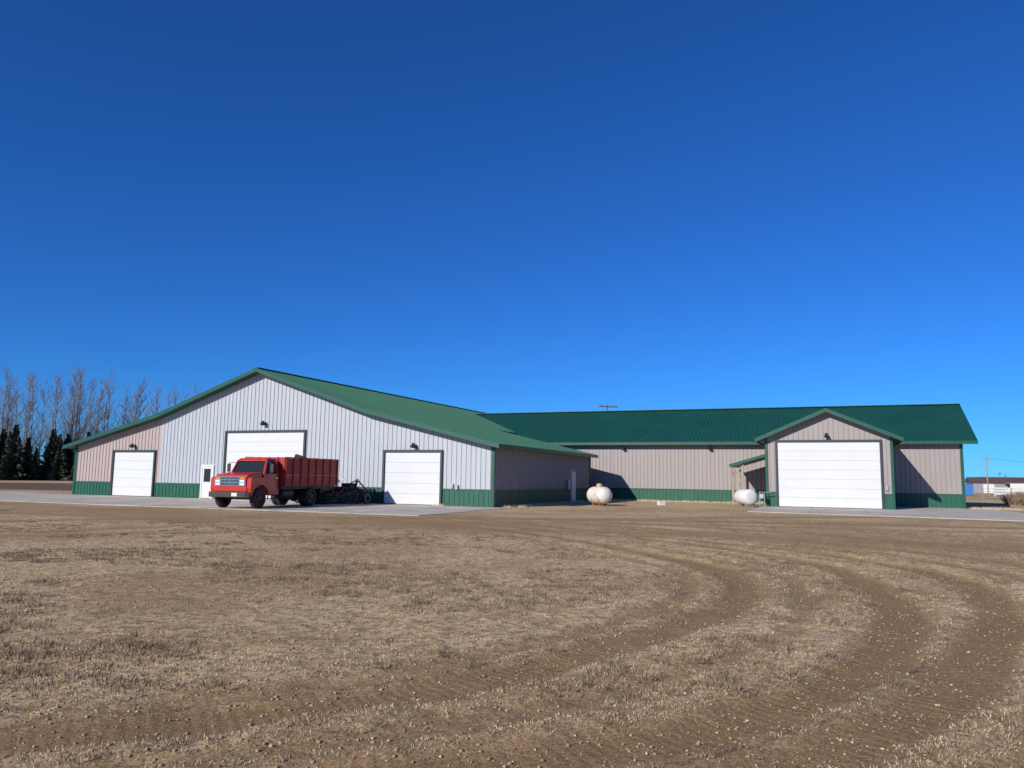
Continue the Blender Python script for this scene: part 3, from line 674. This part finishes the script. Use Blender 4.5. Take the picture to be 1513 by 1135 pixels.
clump=ramp(clN,[(.48,(0,0,0)),(.55,(1,1,1))])
pat=attr('patch')
thin=ramp(math_('ADD',math_('MULTIPLY',pat,.6),math_('MULTIPLY',midN,.4)),[(.45,(0,0,0)),(.55,(1,1,1))])
grassc=mix(math_('MULTIPLY',clump,.72),straw,ramp(fineN,[(.38,(.09,.06,.038)),(.6,(.36,.26,.165))]))
base=mix(math_('MULTIPLY',thin,.5),grassc,dirt)
dm=math_('MULTIPLY',attr('dirt'),math_('ADD',math_('MULTIPLY',midN,.9),.65),True)
base=mix(dm,base,dirt)
base=mix(math_('MULTIPLY',ramp(bigN,[(.35,(0,0,0)),(.7,(1,1,1))]),.3),base,(.74,.68,.62),'MULTIPLY')
wn=noise(2.2,9,.85)
base=mix(math_('MULTIPLY',ramp(wn,[(.50,(0,0,0)),(.57,(1,1,1))]),math_('SUBTRACT',.58,math_('MULTIPLY',dm,.5))),base,(.58,.53,.48),'MULTIPLY')
base=mix(1.0,base,(1.0,.965,.88),'MULTIPLY')
base=mix(attr('field'),base,ramp(midN,[(.3,(.10,.066,.045)),(.7,(.20,.135,.09))]))
l.new(base,b.inputs['Base Color'])
bp=n.new('ShaderNodeBump'); bp.inputs['Strength'].default_value=.8; bp.inputs['Distance'].default_value=.03
tread=math_('MULTIPLY',math_('MULTIPLY',math_('SINE',math_('MULTIPLY',attr('arc'),62.0)),dm),.11)
hh=math_('ADD',math_('ADD',math_('MULTIPLY',fineN,.7),math_('MULTIPLY',clN,1.0)),tread)
l.new(hh,bp.inputs['Height']); l.new(bp.outputs[0],b.inputs['Normal'])
me.materials.append(gm_)

def ground_z(X,Y):
    M_=dirtmask(X,Y); hz=hnoise(X,Y)
    fall=np.clip(1-(Y-26)/10,0,1)*np.clip((Y-1)/3,0,1); return (hz-M_*.06)*fall-.004,M_
def scatter_pts(n_,y0,y1,k,pw):
    Y=y0+(y1-y0)*rng.random(n_)**pw; X=(rng.random(n_)*2-1)*(Y*k+1.5); return X,Y
def tri_mesh(name,V,F,material):
    me=bpy.data.meshes.new(name); me.vertices.add(len(V)); me.vertices.foreach_set('co',V.astype(np.float32).ravel())
    k=F.shape[1]; me.loops.add(F.size); me.loops.foreach_set('vertex_index',F.ravel().astype(np.int32)); me.polygons.add(len(F))
    me.polygons.foreach_set('loop_start',np.arange(0,F.size,k,dtype=np.int32)); me.polygons.foreach_set('loop_total',np.full(len(F),k,dtype=np.int32)); me.update()
    me.materials.append(material); o=bpy.data.objects.new(name,me); S.collection.objects.link(o); return o
def stones(name,N,y1,smin,smax,pw,material):
    X,Y=scatter_pts(N,3.6,y1,.75,1.4); Z,_=ground_z(X,Y)
    sz=smin+smax*rng.random(N)**pw; sz=sz*(1+Y/30)
    oct_=np.array([(1,0,0),(0,1,0),(-1,0,0),(0,-1,0),(0,0,.7),(0,0,-.7)]); of_=np.array([(0,1,4),(1,2,4),(2,3,4),(3,0,4),(1,0,5),(2,1,5),(3,2,5),(0,3,5)])
    jit=rng.uniform(.6,1.3,(N,6,1)); an_=rng.uniform(0,6.28,N)
    V=oct_[None]*jit*sz[:,None,None]; c,s_=np.cos(an_),np.sin(an_); vx=V[...,0]*c[:,None]-V[...,1]*s_[:,None]; vy=V[...,0]*s_[:,None]+V[...,1]*c[:,None]; V=np.stack([vx,vy,V[...,2]],-1)
    V+=np.stack([X,Y,Z+sz*.25],-1)[:,None]; F=(of_[None]+np.arange(N)[:,None,None]*6).reshape(-1,3)
    tri_mesh(name,V.reshape(-1,3),F,material)
stones('gravel',6000,16,.003,.014,6,mat('pebble',(.28,.20,.13),.85,0,9,.4,col2=(.62,.50,.36)))
stones('dirt_clods',45000,22,.003,.013,5,mat('clod',(.22,.14,.075),.95,0,9,.4,col2=(.46,.32,.18)))
def tufts(name,n_,y0,y1,pw,blades,hmin,hmax,material,lim,wd,flat,rad=.05):
    X,Y=scatter_pts(n_*3,y0,y1,.78,pw); lx=(X-OX)*ex.x+(Y-OY)*ex.y; ly=(X-OX)*fy.x+(Y-OY)*fy.y
    Z,M_=ground_z(X,Y); P=fbm(X,Y,2.2,60,3)
    ok=(M_<.25+.25*rng.random(len(X)))&(P>lim)&~((lx<34.6)&(ly>-12))&~((lx>45)&(ly>2)); X,Y,Z=X[ok][:n_],Y[ok][:n_],Z[ok][:n_]; k=len(X)
    X=np.repeat(X,blades);Y=np.repeat(Y,blades);Z=np.repeat(Z,blades);m_=len(X)
    h=rng.uniform(hmin,hmax,m_)*np.clip(1.25-Y/32,.35,1); az=rng.uniform(0,6.28,m_); lean=rng.uniform(.2,1,m_)*flat; r0=rng.uniform(0,rad,m_)*(1+flat*.4)
    bx=X+np.cos(az)*r0;by=Y+np.sin(az)*r0; az2=az+rng.uniform(-.7,.7,m_)
    tx=bx+np.cos(az2)*h*lean;ty_=by+np.sin(az2)*h*lean; tz=Z+h*np.sqrt(np.clip(1-np.minimum(lean,.97)**2,.03,1))
    w=wd*(1+Y/22); pa=rng.uniform(0,6.28,m_)
    V=np.stack([np.stack([bx-np.cos(pa)*w,by-np.sin(pa)*w,Z-.005],-1),np.stack([bx+np.cos(pa)*w,by+np.sin(pa)*w,Z-.005],-1),np.stack([tx,ty_,tz],-1)],1).reshape(-1,3)
    tri_mesh(name,V,np.arange(m_*3).reshape(-1,3),material)
STR=mat('straw',(.46,.33,.18),.8,0,5,.3,col2=(.90,.76,.50)); STD=mat('dead_weeds',(.15,.105,.068),.9,0,5,.3,col2=(.38,.28,.18))
WB=mat('weed_brown',(.10,.07,.045),.9,0,5,.3,col2=(.27,.19,.12))
tufts('dry_grass',20000,3.6,28,1.4,7,.008,.03,STR,.38,.002,1.0)
tufts('dead_weeds',7000,4,34,1.1,12,.015,.05,STD,.47,.003,.9)
tufts('weed_clumps',3400,6,33,.85,26,.03,.085,WB,.46,.004,.8,rad=.14)

m=MB(); r=random.Random(9)
for k in range(480):
    q=r.random()
    if q<.35: x,y=r.uniform(33.2,34.2),r.uniform(0,18)
    elif q<.75: x,y=r.uniform(34,46),r.uniform(20.3,21.4)
    elif q<.78: x,y=r.uniform(29.3,30.0),-.25
    else: x,y=r.uniform(58.6,62),r.uniform(20,23)
    for b_ in range(6):
        p=Vector(W(x+r.uniform(-.1,.1),y+r.uniform(-.1,.1))); h=r.uniform(.05,.2); m.add([p+Vector((-.008,0,0)),p+Vector((.008,0,0)),p+Vector((r.uniform(-.1,.1),r.uniform(-.1,.1),h))],[(0,1,2)])
m.build('wall_weeds',STR,None)

# ============================================================ WORLD, SUN, CAMERA
kx,ky=.70,1.92
d=Vector((kx*ex.x+ky*fy.x,kx*ex.y+ky*fy.y,-1.0)).normalized(); el=math.asin(-d.z)
su=bpy.data.lights.new('sun','SUN'); su.energy=5.0; su.angle=math.radians(.5); su.color=(1,.95,.87)
so=bpy.data.objects.new('sun',su); S.collection.objects.link(so); so.rotation_euler=d.to_track_quat('-Z','Y').to_euler()
w=bpy.data.worlds.new('World'); S.world=w; w.use_nodes=True; nt=w.node_tree; bg=nt.nodes['Background']
sk=nt.nodes.new('ShaderNodeTexSky'); sk.sky_type='NISHITA'; sk.sun_disc=False; sk.sun_elevation=el; sk.sun_rotation=math.atan2(-d.x,-d.y)%(2*math.pi)
sk.air_density=1.0; sk.dust_density=.0; sk.ozone_density=4.0; sk.altitude=1500
hs=nt.nodes.new('ShaderNodeMix'); hs.data_type='RGBA'; hs.blend_type='MULTIPLY'; hs.inputs[0].default_value=1; hs.inputs[7].default_value=(.17,.56,1.12,1)
nt.links.new(sk.outputs[0],hs.inputs[6]); nt.links.new(hs.outputs[2],bg.inputs[0]); bg.inputs[1].default_value=.107
cam=bpy.data.cameras.new('camera'); co_=bpy.data.objects.new('camera',cam); S.collection.objects.link(co_); S.camera=co_
cam.sensor_width=36; cam.lens=27.05; cam.clip_end=12000; cam.clip_start=.1
R=Matrix.Rotation(math.radians(90+6.97),4,'X')@Matrix.Rotation(math.radians(.83),4,'Z')
co_.matrix_world=Matrix.Translation((0,0,1.63))@R
